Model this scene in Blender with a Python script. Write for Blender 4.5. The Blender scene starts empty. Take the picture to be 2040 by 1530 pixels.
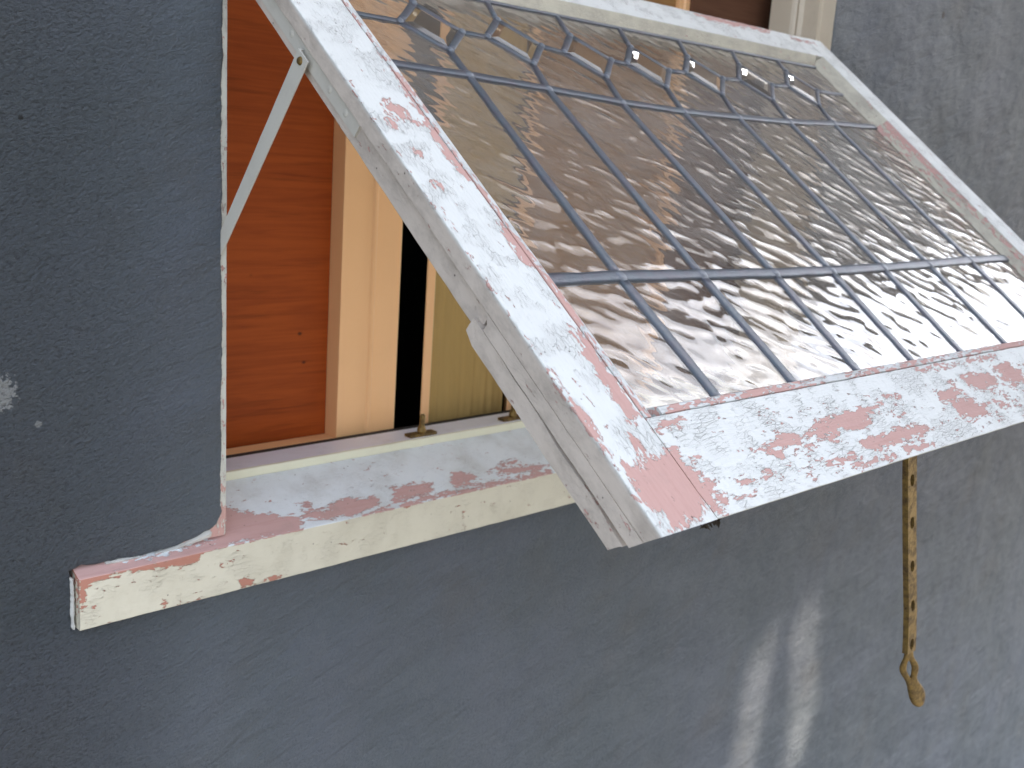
import bpy, bmesh, math, random
import numpy as np
from mathutils import Vector, Matrix, noise
random.seed(7)
rng = np.random.default_rng(7)
SC = bpy.context.scene
COL = SC.collection
rad = math.radians

# ---------------------------------------------------------------- camera
cd = bpy.data.cameras.new('camera'); cam = bpy.data.objects.new('camera', cd); COL.objects.link(cam)
cam.location = (-0.35533, -0.90336, 0.45263)
cam.rotation_euler = (1.356861, -0.066640, -0.762056)
cd.sensor_width = 36; cd.lens = 2104.66 / 2040 * 36
cd.clip_start = 0.02; cd.clip_end = 200
cd.dof.use_dof = True; cd.dof.focus_distance = 0.85; cd.dof.aperture_fstop = 11
SC.camera = cam

# ---------------------------------------------------------------- sky and sun
SUN_EL = 33.0
SUN_AZ = math.atan2(0.86, -0.51)          # direction towards the sun, from +Y clockwise: (x, y)
L = Vector((math.sin(SUN_AZ) * math.cos(rad(SUN_EL)), math.cos(SUN_AZ) * math.cos(rad(SUN_EL)), math.sin(rad(SUN_EL))))
w = bpy.data.worlds.new('World'); SC.world = w; w.use_nodes = True
nt = w.node_tree; bg = nt.nodes['Background']
sky = nt.nodes.new('ShaderNodeTexSky'); sky.sky_type = 'NISHITA'; sky.sun_disc = False
sky.sun_elevation = rad(SUN_EL); sky.sun_rotation = SUN_AZ; sky.air_density = 1.0; sky.dust_density = 3.0; sky.ozone_density = 1.0
hs = nt.nodes.new('ShaderNodeHueSaturation'); hs.inputs['Saturation'].default_value = 0.72
nt.links.new(sky.outputs[0], hs.inputs['Color'])
# broken bright cloud over the blue
tc = nt.nodes.new('ShaderNodeTexCoord'); mp = nt.nodes.new('ShaderNodeMapping'); mp.inputs['Scale'].default_value = (1.0, 1.0, 2.6)
nz_ = nt.nodes.new('ShaderNodeTexNoise'); nz_.inputs['Scale'].default_value = 2.4; nz_.inputs['Detail'].default_value = 6; nz_.inputs['Roughness'].default_value = 0.6
mr = nt.nodes.new('ShaderNodeMapRange'); mr.inputs[1].default_value = 0.38; mr.inputs[2].default_value = 0.66
mc = nt.nodes.new('ShaderNodeMix'); mc.data_type = 'RGBA'
cl_ = nt.nodes.new('ShaderNodeMix'); cl_.data_type = 'RGBA'; cl_.blend_type = 'MULTIPLY'; cl_.inputs[0].default_value = 1.0
nt.links.new(tc.outputs['Generated'], mp.inputs[0]); nt.links.new(mp.outputs[0], nz_.inputs['Vector']); nt.links.new(nz_.outputs['Fac'], mr.inputs[0])
hs2 = nt.nodes.new('ShaderNodeHueSaturation'); hs2.inputs['Saturation'].default_value = 0.12; hs2.inputs['Value'].default_value = 1.85; cl_.inputs[7].default_value = (0.91, 0.97, 1.08, 1)
nt.links.new(sky.outputs[0], hs2.inputs['Color'])
nt.links.new(mr.outputs[0], mc.inputs[0]); nt.links.new(hs.outputs[0], mc.inputs[6]); nt.links.new(hs2.outputs[0], cl_.inputs[6]); nt.links.new(cl_.outputs[2], mc.inputs[7]); nt.links.new(mc.outputs[2], bg.inputs[0])
bg.inputs[1].default_value = 0.10
sl = bpy.data.lights.new('sun', 'SUN'); sl.energy = 4.0; sl.angle = rad(0.7); sl.color = (1.0, 0.86, 0.70)
so = bpy.data.objects.new('sun', sl); COL.objects.link(so)
so.rotation_euler = L.to_track_quat('Z', 'Y').to_euler(); so.location = (-3, -4, 4)
SC.view_settings.view_transform = 'Standard'; SC.view_settings.look = 'None'
SC.view_settings.gamma = 1.0
SC.view_settings.exposure = 2.25

POLY = {"sash":[[[0.1994,0.1726],[0.2068,0.172],[0.2028,0.086],[0.1873,0.0839],[0.19,0.1124],[0.1921,0.1471],[0.1977,0.1654]],[[0.1595,0.0574],[0.1732,0.0485],[0.1793,0.0663],[0.178,0.0756],[0.1826,0.0774],[0.1844,0.0577],[0.1896,0.0529],[0.2049,0.0591],[0.2144,0.0568],[0.2157,0.0023],[0.2049,0.0084],[0.2044,0.0147],[0.2016,0.0067],[0.1891,0.0023],[0.1825,0.0038],[0.1559,0.0019],[0.1588,0.0152],[0.1523,0.0214],[0.1513,0.0287],[0.154,0.0474]],[[0.1504,0.1352],[0.1501,0.1061],[0.1538,0.0848],[0.1521,0.07],[0.1536,0.0647],[0.1469,0.0672],[0.1481,0.0832],[0.1461,0.1066],[0.1467,0.1303]],[[0.2045,0.075],[0.2199,0.0792],[0.2426,0.0797],[0.2404,0.0773],[0.2218,0.0721],[0.2083,0.0737]],[[0.2154,0.0507],[0.2339,0.0485],[0.227,0.0432],[0.2156,0.0402]],[[0.218,0.0339],[0.2275,0.0314],[0.2208,0.0263],[0.2217,0.0185],[0.2285,0.0158],[0.2226,0.0057],[0.2179,0.013]],[[0.2473,0.0248],[0.2586,0.0251],[0.2685,0.0204],[0.2681,0.0165],[0.2537,0.0169],[0.25,0.0203]],[[0.2827,0.023],[0.2909,0.0234],[0.2914,0.0185],[0.2776,0.0166]],[[0.2357,0.0116],[0.2582,0.0107],[0.2567,0.0084],[0.235,0.0092]],[[0.2882,0.0441],[0.3031,0.0429],[0.337,0.0506],[0.3713,0.0432],[0.3636,0.0367],[0.3452,0.0384],[0.3108,0.0385],[0.2904,0.0386]],[[0.3875,0.0549],[0.417,0.0552],[0.4541,0.0563],[0.5084,0.0579],[0.5034,0.0542],[0.4743,0.0532],[0.4633,0.0428],[0.441,0.038],[0.4124,0.0394],[0.4053,0.0358],[0.3802,0.0369],[0.3755,0.0409],[0.3795,0.0482]],[[0.3112,0.037],[0.32,0.0353],[0.3132,0.0292],[0.3069,0.0311]],[[0.3527,0.037],[0.364,0.035],[0.3636,0.0289],[0.3575,0.0315]],[[0.3498,0.023],[0.3677,0.0189],[0.4069,0.0194],[0.4104,0.0124],[0.3854,0.014],[0.365,0.0148]],[[0.4266,0.0288],[0.475,0.0272],[0.4987,0.0301],[0.5387,0.0271],[0.5407,0.0223],[0.5192,0.0179],[0.4899,0.0178],[0.4582,0.015],[0.4274,0.0156],[0.4235,0.0245]],[[0.3989,0.0083],[0.4596,0.0081],[0.4581,0.005],[0.4006,0.0048]],[[0.4733,0.0139],[0.528,0.0076],[0.5263,0.0044],[0.4791,0.0061]],[[0.5126,0.061],[0.5403,0.0598],[0.5349,0.0559],[0.5143,0.058]],[[0.6048,0.0546],[0.6345,0.0565],[0.6548,0.0517],[0.6586,0.0452],[0.6312,0.0411],[0.6012,0.0435]],[[0.6145,0.0435],[0.6539,0.0379],[0.6751,0.0288],[0.6651,0.0184],[0.6291,0.0182],[0.612,0.0247]],[[0.6762,0.0652],[0.7346,0.0643],[0.7452,0.0544],[0.7338,0.0431],[0.6937,0.0444],[0.6746,0.0551]],[[0.7601,0.0678],[0.8002,0.072],[0.8012,0.0607],[0.8156,0.0544],[0.7927,0.0418],[0.749,0.0496],[0.761,0.0589]],[[0.6898,0.0286],[0.7199,0.0283],[0.7209,0.02],[0.6968,0.0195]],[[0.599,0.0838],[0.7838,0.0817],[0.7758,0.077],[0.6009,0.0806]],[[0.1664,0.4161],[0.178,0.4242],[0.1816,0.418],[0.1905,0.4147],[0.1846,0.3986],[0.2033,0.3962],[0.1984,0.3913],[0.1852,0.3965],[0.1759,0.402],[0.1729,0.406],[0.1656,0.4116]],[[0.1604,0.4024],[0.1719,0.3951],[0.1666,0.386],[0.1586,0.3841],[0.1571,0.3935]],[[0.1606,0.326],[0.1706,0.3225],[0.1665,0.3173],[0.1604,0.3201]],[[0.1677,0.3609],[0.1719,0.3592],[0.1702,0.3549],[0.1669,0.3567]],[[0.2096,0.5067],[0.2055,0.4792],[0.2017,0.4183],[0.2,0.4092],[0.1959,0.3781],[0.1964,0.338],[0.2039,0.3281],[0.2069,0.2977],[0.1995,0.2759],[0.1961,0.2342],[0.2125,0.2336],[0.2149,0.2526],[0.2135,0.3019],[0.2127,0.3431],[0.2116,0.3795],[0.2094,0.4125],[0.2106,0.4587],[0.2119,0.4974]],[[0.8292,0.6928],[0.8664,0.6949],[0.9359,0.6972],[0.9772,0.6995],[1.0271,0.694],[1.0071,0.6874],[0.9583,0.6862],[0.9178,0.6842],[0.8613,0.6828],[0.8551,0.6901]],[[1.0721,0.6891],[1.141,0.6885],[1.1372,0.6853],[1.0703,0.6852]]],"rbead":[[[1.1384,0.4809],[1.1382,0.4635],[1.1266,0.3982],[1.1481,0.3694],[1.1528,0.3143],[1.1468,0.2731],[1.136,0.2577],[1.0948,0.2581],[1.1207,0.3201],[1.1156,0.3616],[1.1211,0.3847]]],"bbead":[[[0.2807,0.0934],[0.3622,0.0914],[0.3685,0.0889],[0.3522,0.0863],[0.2755,0.088]],[[0.4176,0.0908],[0.4707,0.0883],[0.4723,0.0853],[0.4251,0.0846]],[[0.629,0.0911],[0.7436,0.0912],[0.7315,0.0837],[0.627,0.0852]]],"silltop":[[[0.1714,0.0516],[0.1963,0.0385],[0.215,0.0302],[0.2265,0.0254],[0.2444,0.0189],[0.2602,0.0241],[0.2837,0.021],[0.2927,0.0268],[0.3132,0.0297],[0.3504,0.0242],[0.348,0.0171],[0.3313,0.013],[0.3418,0.0085],[0.3112,0.0036],[0.2673,0.0077],[0.2533,0.0132],[0.2305,0.018],[0.227,0.0065],[0.2286,0.0014],[0.2085,-0.0004],[0.176,0.0031],[0.1406,-0.0009]],[[0.2518,0.0346],[0.2665,0.0339],[0.2659,0.0291],[0.2535,0.0292]],[[0.3089,0.0292],[0.3509,0.0249],[0.3444,0.0197],[0.3093,0.024]],[[0.3768,0.0304],[0.4069,0.0317],[0.4359,0.0243],[0.425,0.0126],[0.4054,0.0106],[0.3887,0.0079],[0.3584,0.0057]],[[0.4693,0.0308],[0.4798,0.0377],[0.4987,0.0254],[0.5014,0.0133],[0.4645,0.0078],[0.4591,0.0166]],[[0.5233,0.0232],[0.5473,0.0271],[0.5951,0.0216],[0.625,0.0145],[0.6021,0.0099],[0.5527,0.014]],[[0.556,0.033],[0.5838,0.0345],[0.5777,0.0298],[0.5545,0.0294]],[[0.3437,0.0046],[0.3574,0.0043],[0.4516,0.0075],[0.5122,0.0068],[0.5798,0.0054],[0.6199,0.0055],[0.6119,-0.0026],[0.5041,-0.0024],[0.4279,0.0011],[0.3511,-0.0042],[0.2991,-0.0013]],[[0.0057,0.0156],[0.0815,0.0072],[0.1367,0.0136],[0.1606,0.0327],[0.1756,0.0497],[0.1762,0.0456],[0.1917,0.0374],[0.2451,0.0167],[0.2336,-0.0016],[0.1567,0.0004],[0.1184,-0.0059],[-0.0003,-0.0018]]],"sillfront":[[[0.0007,0.0615],[0.0441,0.0489],[0.037,0.0457],[0.015,0.0461],[0.0059,0.0424],[0.0056,0.0243],[0.001,0.0195],[-0.0009,0.038]],[[0.0418,0.0519],[0.1215,0.0502],[0.1202,0.0414],[0.0982,0.0401],[0.0694,0.0442],[0.0465,0.0472]],[[0.0792,0.0077],[0.0836,0.0072],[0.0817,0.0007]],[[0.0944,0.0012],[0.1165,0.0007],[0.1034,-0.0012]],[[0.1612,0.0107],[0.1681,0.0131],[0.1811,0.0032],[0.2147,0.0047],[0.2177,0.0012],[0.1655,0.0016]],[[0.0112,0.0205],[0.0158,0.0217],[0.0123,0.0183]],[[0.1403,0.0316],[0.154,0.0304],[0.1431,0.0296]],[[0.3625,0.0532],[0.3848,0.0502],[0.3714,0.0456]],[[0.4614,0.0246],[0.4675,0.0272],[0.4658,0.0187]]]}

# ---------------------------------------------------------------- sizes
YB, ZB, PHI = -0.533, 0.2296, 0.91182       # bottom front edge of the open sash, and its tilt from the wall
SP, CP = math.sin(PHI), math.cos(PHI)
U0, U1 = 0.1470, 1.1706                      # sash width
VT = 0.6970                                  # sash height
YW = 0.010                                   # outer plane of the rendered wall

# ---------------------------------------------------------------- naming helpers
def tag(o, label=None, cat=None, group=None, kind=None):
    if label: o['label'] = label
    if cat: o['category'] = cat
    if group: o['group'] = group
    if kind: o['kind'] = kind
    return o
def empty(name, loc=(0, 0, 0), rot=(0, 0, 0)):
    o = bpy.data.objects.new(name, None); o.empty_display_size = 0.05
    COL.objects.link(o); o.location = loc; o.rotation_euler = rot
    return o
def link(name, bm, mats, parent=None, smooth=False, loc=None):
    bmesh.ops.recalc_face_normals(bm, faces=bm.faces[:])
    me = bpy.data.meshes.new(name); bm.to_mesh(me); bm.free()
    if not isinstance(mats, (list, tuple)): mats = [mats]
    for m in mats: me.materials.append(m)
    if smooth:
        me.polygons.foreach_set('use_smooth', [True] * len(me.polygons))
    o = bpy.data.objects.new(name, me); COL.objects.link(o)
    if parent: o.parent = parent
    if loc: o.location = loc
    return o
def verts_np(me):
    a = np.empty(len(me.vertices) * 3); me.vertices.foreach_get('co', a); return a.reshape(-1, 3)
def set_attr(me, name, vals):
    at = me.attributes.new(name, 'FLOAT', 'POINT'); at.data.foreach_set('value', np.asarray(vals, dtype=np.float32))

# ---------------------------------------------------------------- mesh helpers
def box(bm, lo, hi, bev=0.0, mi=0):
    v = [bm.verts.new((x, y, z)) for x in (lo[0], hi[0]) for y in (lo[1], hi[1]) for z in (lo[2], hi[2])]
    fs = [bm.faces.new([v[i] for i in f]) for f in ((0, 1, 3, 2), (4, 6, 7, 5), (0, 4, 5, 1), (2, 3, 7, 6), (0, 2, 6, 4), (1, 5, 7, 3))]
    for f in fs: f.material_index = mi
    if bev:
        es = {e for f in fs for e in f.edges}
        bmesh.ops.bevel(bm, geom=list(es), offset=bev, segments=2, profile=0.6, affect='EDGES')
def subdiv(prof, step, closed=True):
    out = []
    n = len(prof)
    for i in range(n if closed else n - 1):
        a, b = Vector(prof[i]), Vector(prof[(i + 1) % n])
        k = max(1, int(math.ceil((b - a).length / step)))
        out += [tuple(a + (b - a) * j / k) for j in range(k)]
    if not closed: out.append(tuple(prof[-1]))
    return out
def rounded(prof, r=0.0012, seg=3):
    """round the corners of a closed profile"""
    out = []; n = len(prof)
    for i in range(n):
        p0, p, p1 = Vector(prof[i - 1]), Vector(prof[i]), Vector(prof[(i + 1) % n])
        d0, d1 = (p0 - p), (p1 - p)
        rr = min(r, d0.length * 0.4, d1.length * 0.4)
        a, b = p + d0.normalized() * rr, p + d1.normalized() * rr
        for k in range(seg + 1):
            t = k / seg
            out.append(tuple(a * (1 - t) ** 2 + p * 2 * t * (1 - t) + b * t * t))
    return out
def prism(bm, prof, place, l0, l1, step=0.003, pstep=0.003, cap=True, mi=0, jit=0.0, ends=None):
    prof = subdiv(prof, pstep)
    n = max(1, int(math.ceil((l1 - l0) / step)))
    rings = []
    for i in range(n + 1):
        l = l0 + (l1 - l0) * i / n
        r = []
        for (a, b) in prof:
            p = Vector(place(a, b, l))
            if jit:
                p += noise.noise_vector(p * 45.0) * jit + noise.noise_vector(p * 260.0) * jit * 0.35
            r.append(bm.verts.new(p))
        rings.append(r)
    m = len(prof)
    for i in range(n):
        for j in range(m):
            f = bm.faces.new((rings[i][j], rings[i][(j + 1) % m], rings[i + 1][(j + 1) % m], rings[i + 1][j])); f.material_index = mi
    if cap:
        bm.faces.new(rings[0][::-1]).material_index = mi
        bm.faces.new(rings[-1]).material_index = mi
def tube(bm, pts, r, seg=10, cap=True, mi=0):
    rings = []
    n = len(pts)
    for i, p in enumerate(pts):
        p = Vector(p); d = (Vector(pts[min(i + 1, n - 1)]) - Vector(pts[max(i - 1, 0)])).normalized()
        a = d.cross(Vector((0, 0, 1)) if abs(d.z) < 0.9 else Vector((1, 0, 0))).normalized(); b = d.cross(a)
        rr = r[i] if isinstance(r, (list, tuple)) else r
        rings.append([bm.verts.new(p + (a * math.cos(t * 2 * math.pi / seg) + b * math.sin(t * 2 * math.pi / seg)) * rr) for t in range(seg)])
    for i in range(n - 1):
        for j in range(seg):
            bm.faces.new((rings[i][j], rings[i][(j + 1) % seg], rings[i + 1][(j + 1) % seg], rings[i + 1][j])).material_index = mi
    if cap:
        bm.faces.new(rings[0][::-1]).material_index = mi; bm.faces.new(rings[-1]).material_index = mi

# wear maps: outlines of the flaked areas on each board, in that board's own metres
def sdf(poly, P):
    A = np.array(poly); B = np.roll(A, -1, axis=0)
    d = np.full(len(P), 1e9); ins = np.zeros(len(P), bool)
    for a, b in zip(A, B):
        e = b - a; w_ = P - a
        t = np.clip((w_ @ e) / max(e @ e, 1e-12), 0, 1)
        q = w_ - t[:, None] * e
        d = np.minimum(d, (q ** 2).sum(1))
        c1 = (a[1] > P[:, 1]) != (b[1] > P[:, 1])
        with np.errstate(divide='ignore', invalid='ignore'):
            xx = (b[0] - a[0]) * (P[:, 1] - a[1]) / (b[1] - a[1]) + a[0]
        ins ^= c1 & (P[:, 0] < xx)
    d = np.sqrt(d)
    return np.where(ins, d, -d)
def wear(polys, P, soft=0.0045):
    best = np.full(len(P), -1.0)
    for p in polys:
        best = np.maximum(best, np.clip(sdf(p, P) / soft, -1, 1))
    return best

# ---------------------------------------------------------------- materials
class NB:
    def __init__(self, name):
        self.m = bpy.data.materials.new(name); self.m.use_nodes = True
        self.t = self.m.node_tree; self.b = self.t.nodes['Principled BSDF']
        self.co = self.n('ShaderNodeTexCoord').outputs['Object']
    def n(self, k, **kw):
        x = self.t.nodes.new(k)
        for a, b in kw.items(): setattr(x, a, b)
        return x
    def l(self, a, b): self.t.links.new(a, b)
    def setin(self, sock, v):
        if hasattr(v, 'is_output') or hasattr(v, 'links'): self.l(v, sock)
        else: sock.default_value = v
    def map(self, scale=(1, 1, 1), rot=(0, 0, 0), loc=(0, 0, 0), src=None):
        x = self.n('ShaderNodeMapping'); self.l(src or self.co, x.inputs[0])
        x.inputs['Location'].default_value = loc; x.inputs['Rotation'].default_value = rot; x.inputs['Scale'].default_value = scale
        return x.outputs[0]
    def rmap(self, scale, axis='Z', ang=0.0, loc=(0, 0, 0)):
        r = self.n('ShaderNodeVectorRotate', rotation_type=axis + '_AXIS'); self.l(self.co, r.inputs['Vector']); r.inputs['Angle'].default_value = rad(ang)
        return self.map(scale, loc=loc, src=r.outputs[0])
    def noise(self, vec, scale, detail=3, rough=0.55, dist=0.0):
        x = self.n('ShaderNodeTexNoise'); self.l(vec, x.inputs['Vector'])
        x.inputs['Scale'].default_value = scale; x.inputs['Detail'].default_value = detail
        x.inputs['Roughness'].default_value = rough; x.inputs['Distortion'].default_value = dist
        return x.outputs['Fac']
    def vor(self, vec, scale, feature='F1', metric='EUCLIDEAN', out='Distance', rnd=1.0):
        x = self.n('ShaderNodeTexVoronoi', feature=feature)
        if feature != 'DISTANCE_TO_EDGE': x.distance = metric
        self.l(vec, x.inputs['Vector']); x.inputs['Scale'].default_value = scale; x.inputs['Randomness'].default_value = rnd
        return x.outputs[out]
    def mth(self, op, a, b=0.0, c=0.0, clamp=False):
        x = self.n('ShaderNodeMath', operation=op, use_clamp=clamp)
        self.setin(x.inputs[0], a); self.setin(x.inputs[1], b); self.setin(x.inputs[2], c)
        return x.outputs[0]
    def ramp(self, f, a, b, lo=0.0, hi=1.0):
        x = self.n('ShaderNodeMapRange', interpolation_type='SMOOTHSTEP'); self.setin(x.inputs[0], f)
        x.inputs[1].default_value = a; x.inputs[2].default_value = b; x.inputs[3].default_value = lo; x.inputs[4].default_value = hi
        return x.outputs[0]
    def mix(self, f, a, b, mode='MIX'):
        x = self.n('ShaderNodeMix', data_type='RGBA', blend_type=mode)
        self.setin(x.inputs[0], f)
        for s, v in ((6, a), (7, b)):
            if isinstance(v, tuple): x.inputs[s].default_value = (*v, 1)
            else: self.l(v, x.inputs[s])
        return x.outputs[2]
    def attr(self, name):
        x = self.n('ShaderNodeAttribute', attribute_name=name); return x.outputs['Fac']
    def bump(self, h, dist, strength=1.0, normal=None):
        x = self.n('ShaderNodeBump'); x.inputs['Strength'].default_value = strength; x.inputs['Distance'].default_value = dist
        self.l(h, x.inputs['Height'])
        if normal is not None: self.l(normal, x.inputs['Normal'])
        return x.outputs[0]
    def out(self, col=None, rough=None, normal=None, **kw):
        for k, v in (('Base Color', col), ('Roughness', rough), ('Normal', normal)):
            if v is None: continue
            if isinstance(v, tuple): self.b.inputs[k].default_value = (*v, 1)
            else: self.setin(self.b.inputs[k], v)
        for k, v in kw.items(): self.b.inputs[k.replace('_', ' ')].default_value = v
        return self.m

PINK = (0.56, 0.34, 0.30)
WHITE = (0.71, 0.72, 0.695)
CREAM = (0.65, 0.615, 0.50)

def painted(name, top, side, grain, pink=PINK, crack=1.0, fleck=0.0, dirt=0.35, useattr=True, dirtcol=(0.20, 0.18, 0.15), rough=0.6):
    """old paint flaking off pink primer; grain = axis index the wood runs along"""
    b = NB(name)
    s = [1.0, 1.0, 1.0]; s[grain] = 0.38
    v = b.map(tuple(s))
    wob = b.n('ShaderNodeTexNoise'); b.l(v, wob.inputs['Vector']); wob.inputs['Scale'].default_value = 220; wob.inputs['Detail'].default_value = 3
    vw = b.n('ShaderNodeVectorMath', operation='MULTIPLY_ADD'); b.l(wob.outputs['Color'], vw.inputs[0]); vw.inputs[1].default_value = (0.0045,) * 3; b.l(v, vw.inputs[2]); vv = vw.outputs[0]
    base = b.attr('peel') if useattr else -1.0
    n1 = b.noise(v, 75, 5, 0.7)
    cell = b.vor(vv, 330, 'F1', 'CHEBYCHEV', 'Color')
    sep = b.n('ShaderNodeSeparateColor'); b.l(cell, sep.inputs[0]); c1 = sep.outputs[0]
    cell2 = b.vor(vv, 800, 'F1', 'CHEBYCHEV', 'Color')
    sep2 = b.n('ShaderNodeSeparateColor'); b.l(cell2, sep2.inputs[0]); c2 = sep2.outputs[1]
    val = b.mth('ADD', base, b.mth('MULTIPLY', b.mth('SUBTRACT', n1, 0.5), 2.3))
    val = b.mth('ADD', val, b.mth('MULTIPLY', b.mth('SUBTRACT', c1, 0.5), 1.35))
    val = b.mth('ADD', val, b.mth('MULTIPLY', b.mth('SUBTRACT', c2, 0.5), 0.55))
    if fleck: val = b.mth('ADD', val, fleck)
    m = b.ramp(val, -0.04, 0.04)
    rim = b.mth('MULTIPLY', b.ramp(val, -0.22, -0.03), b.mth('SUBTRACT', 1.0, m))
    # hair cracks in the remaining paint
    cs = b.map(tuple(0.30 if i == grain else 1.0 for i in range(3)))
    e = b.vor(cs, 300, 'DISTANCE_TO_EDGE')
    e2 = b.vor(cs, 640, 'DISTANCE_TO_EDGE')
    cm = b.ramp(b.noise(b.map((1, 1, 1), loc=(3, 1, 2)), 34, 4), 0.44, 0.60)
    ck = b.mth('MULTIPLY', b.mth('MAXIMUM', b.ramp(e, 0.028, 0.006), b.mth('MULTIPLY', b.ramp(e2, 0.035, 0.01), 0.35)), cm)
    ck = b.mth('MULTIPLY', ck, b.mth('MULTIPLY', b.mth('SUBTRACT', 1.0, m), b.mth('MULTIPLY', b.mth('SUBTRACT', 1.0, b.mth('MULTIPLY', b.attr('side'), 0.72)), crack)))
    d1 = b.ramp(b.noise(b.map((1, 1, 1), loc=(7, 7, 7)), 14, 6, 0.65), 0.42, 0.78, 0, dirt)
    spk = b.ramp(b.vor(b.map(loc=(5, 2, 9)), 95), 0.10, 0.05)
    spk = b.mth('MULTIPLY', spk, b.ramp(b.noise(b.map(loc=(1, 8, 3)), 22, 2), 0.52, 0.60))
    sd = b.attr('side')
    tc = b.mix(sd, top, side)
    tc = b.mix(b.ramp(b.noise(v, 9, 4), 0.3, 0.75, 0, 0.06), tc, (0.55, 0.52, 0.45))
    tc = b.mix(d1, tc, dirtcol)
    tc = b.mix(b.mth('MULTIPLY', ck, 0.42), tc, (0.13, 0.10, 0.08))
    gr = b.noise(b.map(tuple(x * (0.12 if i == grain else 1.6) for i, x in enumerate((1, 1, 1)))), 190, 3)
    pk = b.mix(b.ramp(gr, 0.45, 0.75, 0, 0.22), pink, (0.42, 0.21, 0.17))
    pk = b.mix(b.ramp(b.noise(b.map(loc=(2, 4, 4)), 40, 4), 0.55, 0.8, 0, 0.3), pk, (0.36, 0.28, 0.24))
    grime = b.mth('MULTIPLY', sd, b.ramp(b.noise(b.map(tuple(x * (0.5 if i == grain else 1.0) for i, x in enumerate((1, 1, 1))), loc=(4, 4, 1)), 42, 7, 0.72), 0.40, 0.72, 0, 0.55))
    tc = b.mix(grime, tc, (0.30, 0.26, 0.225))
    col = b.mix(m, tc, pk)
    edge_shade = b.mth('MULTIPLY', m, b.ramp(val, 0.15, 0.03))  # thin shadow at flake edges painted as a dark rim, plus crack grime
    col = b.mix(b.mth('MULTIPLY', edge_shade, 0.45), col, (0.20, 0.12, 0.10))
    col = b.mix(b.mth('MULTIPLY', spk, 0.85), col, (0.06, 0.045, 0.035))
    h = b.mth('SUBTRACT', b.mth('MULTIPLY', b.mth('SUBTRACT', 1.0, m), 1.0), b.mth('MULTIPLY', ck, 0.8))
    h = b.mth('ADD', h, b.mth('MULTIPLY', rim, 0.35))
    h = b.mth('ADD', h, b.mth('MULTIPLY', gr, 0.35))
    h = b.mth('ADD', h, b.mth('MULTIPLY', b.noise(v, 300, 4, 0.6), 0.35))
    return b.out(col, b.mth('ADD', rough, b.mth('MULTIPLY', m, 0.2)), b.bump(h, 0.0008))

def plain_paint(name, col, dirt=0.2, rough=0.45, grain=2, streak=0.0, dirtcol=(0.22, 0.17, 0.12)):
    b = NB(name)
    n = b.noise(b.co, 16, 6, 0.65)
    s = [22, 22, 22]; s[grain] = 1.2
    g = b.noise(b.map(tuple(s)), 6, 4)
    c = b.mix(b.ramp(n, 0.45, 0.85, 0, dirt), col, dirtcol)
    if streak: c = b.mix(b.ramp(g, 0.35, 0.7, 0, streak), c, tuple(x * 0.6 for x in col))
    h = b.mth('ADD', b.mth('MULTIPLY', g, 0.5), b.noise(b.co, 240, 3))
    return b.out(c, rough, b.bump(h, 0.0002))

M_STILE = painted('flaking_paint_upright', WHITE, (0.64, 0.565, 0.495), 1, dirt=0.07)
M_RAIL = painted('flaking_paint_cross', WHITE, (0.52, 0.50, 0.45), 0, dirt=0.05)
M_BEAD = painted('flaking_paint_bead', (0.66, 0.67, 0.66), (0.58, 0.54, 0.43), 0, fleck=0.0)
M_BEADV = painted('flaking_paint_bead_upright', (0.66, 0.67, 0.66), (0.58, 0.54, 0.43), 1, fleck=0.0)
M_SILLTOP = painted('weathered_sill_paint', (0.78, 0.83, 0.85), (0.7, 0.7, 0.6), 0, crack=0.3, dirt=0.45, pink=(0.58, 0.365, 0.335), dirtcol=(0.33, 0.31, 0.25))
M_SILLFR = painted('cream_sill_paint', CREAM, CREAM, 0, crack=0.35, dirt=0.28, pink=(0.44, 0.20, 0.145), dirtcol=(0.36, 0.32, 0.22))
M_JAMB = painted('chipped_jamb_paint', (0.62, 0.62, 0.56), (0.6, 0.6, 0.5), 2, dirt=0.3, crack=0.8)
M_CREAM = plain_paint('cream_frame_paint', (0.62, 0.54, 0.42), 0.25)
M_LEDGE = plain_paint('greyish_pink_ledge_paint', (0.84, 0.87, 0.95), 0.4, 0.4, 0)
M_RISER = plain_paint('pale_cream_step_paint', (0.78, 0.77, 0.60), 0.2, 0.5, 0)
M_METALW = plain_paint('painted_steel', (0.58, 0.56, 0.50), 0.25, 0.45)
M_PEACH = plain_paint('warm_lit_cream_paint', (0.93, 0.54, 0.26), 0.03, 0.35)  # warm bounced light is put into this cream base colour
M_TAN = plain_paint('tan_cloth', (0.47, 0.31, 0.105), 0.1, 0.8, 2, 0.18)
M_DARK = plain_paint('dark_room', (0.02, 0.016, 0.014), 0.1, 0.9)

def mat_ply(name, c0, c1):
    b = NB(name)
    g = b.noise(b.map((1.2, 8, 26)), 3.0, 6, 0.6, 1.6)
    g2 = b.noise(b.map((6, 30, 160)), 3.0, 4, 0.6)
    f = b.mth('ADD', b.mth('MULTIPLY', g, 0.75), b.mth('MULTIPLY', g2, 0.3))
    c = b.mix(b.ramp(f, 0.36, 0.72), c0, c1)
    k = b.ramp(b.vor(b.map((1, 0.2, 1.3), loc=(0.31, 0, 0.2)), 13), 0.055, 0.02)
    c = b.mix(b.mth('MULTIPLY', k, 0.8), c, (0.035, 0.012, 0.006))
    st = b.ramp(b.noise(b.map((2, 2, 30)), 4, 3), 0.58, 0.7, 0, 0.35)
    c = b.mix(st, c, tuple(x * 0.5 for x in c1))
    return b.out(c, 0.6, b.bump(f, 0.0004), Specular_IOR_Level=0.25)
M_PLY = mat_ply('orange_brown_plywood', (0.40, 0.080, 0.010), (0.29, 0.052, 0.007))
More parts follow.
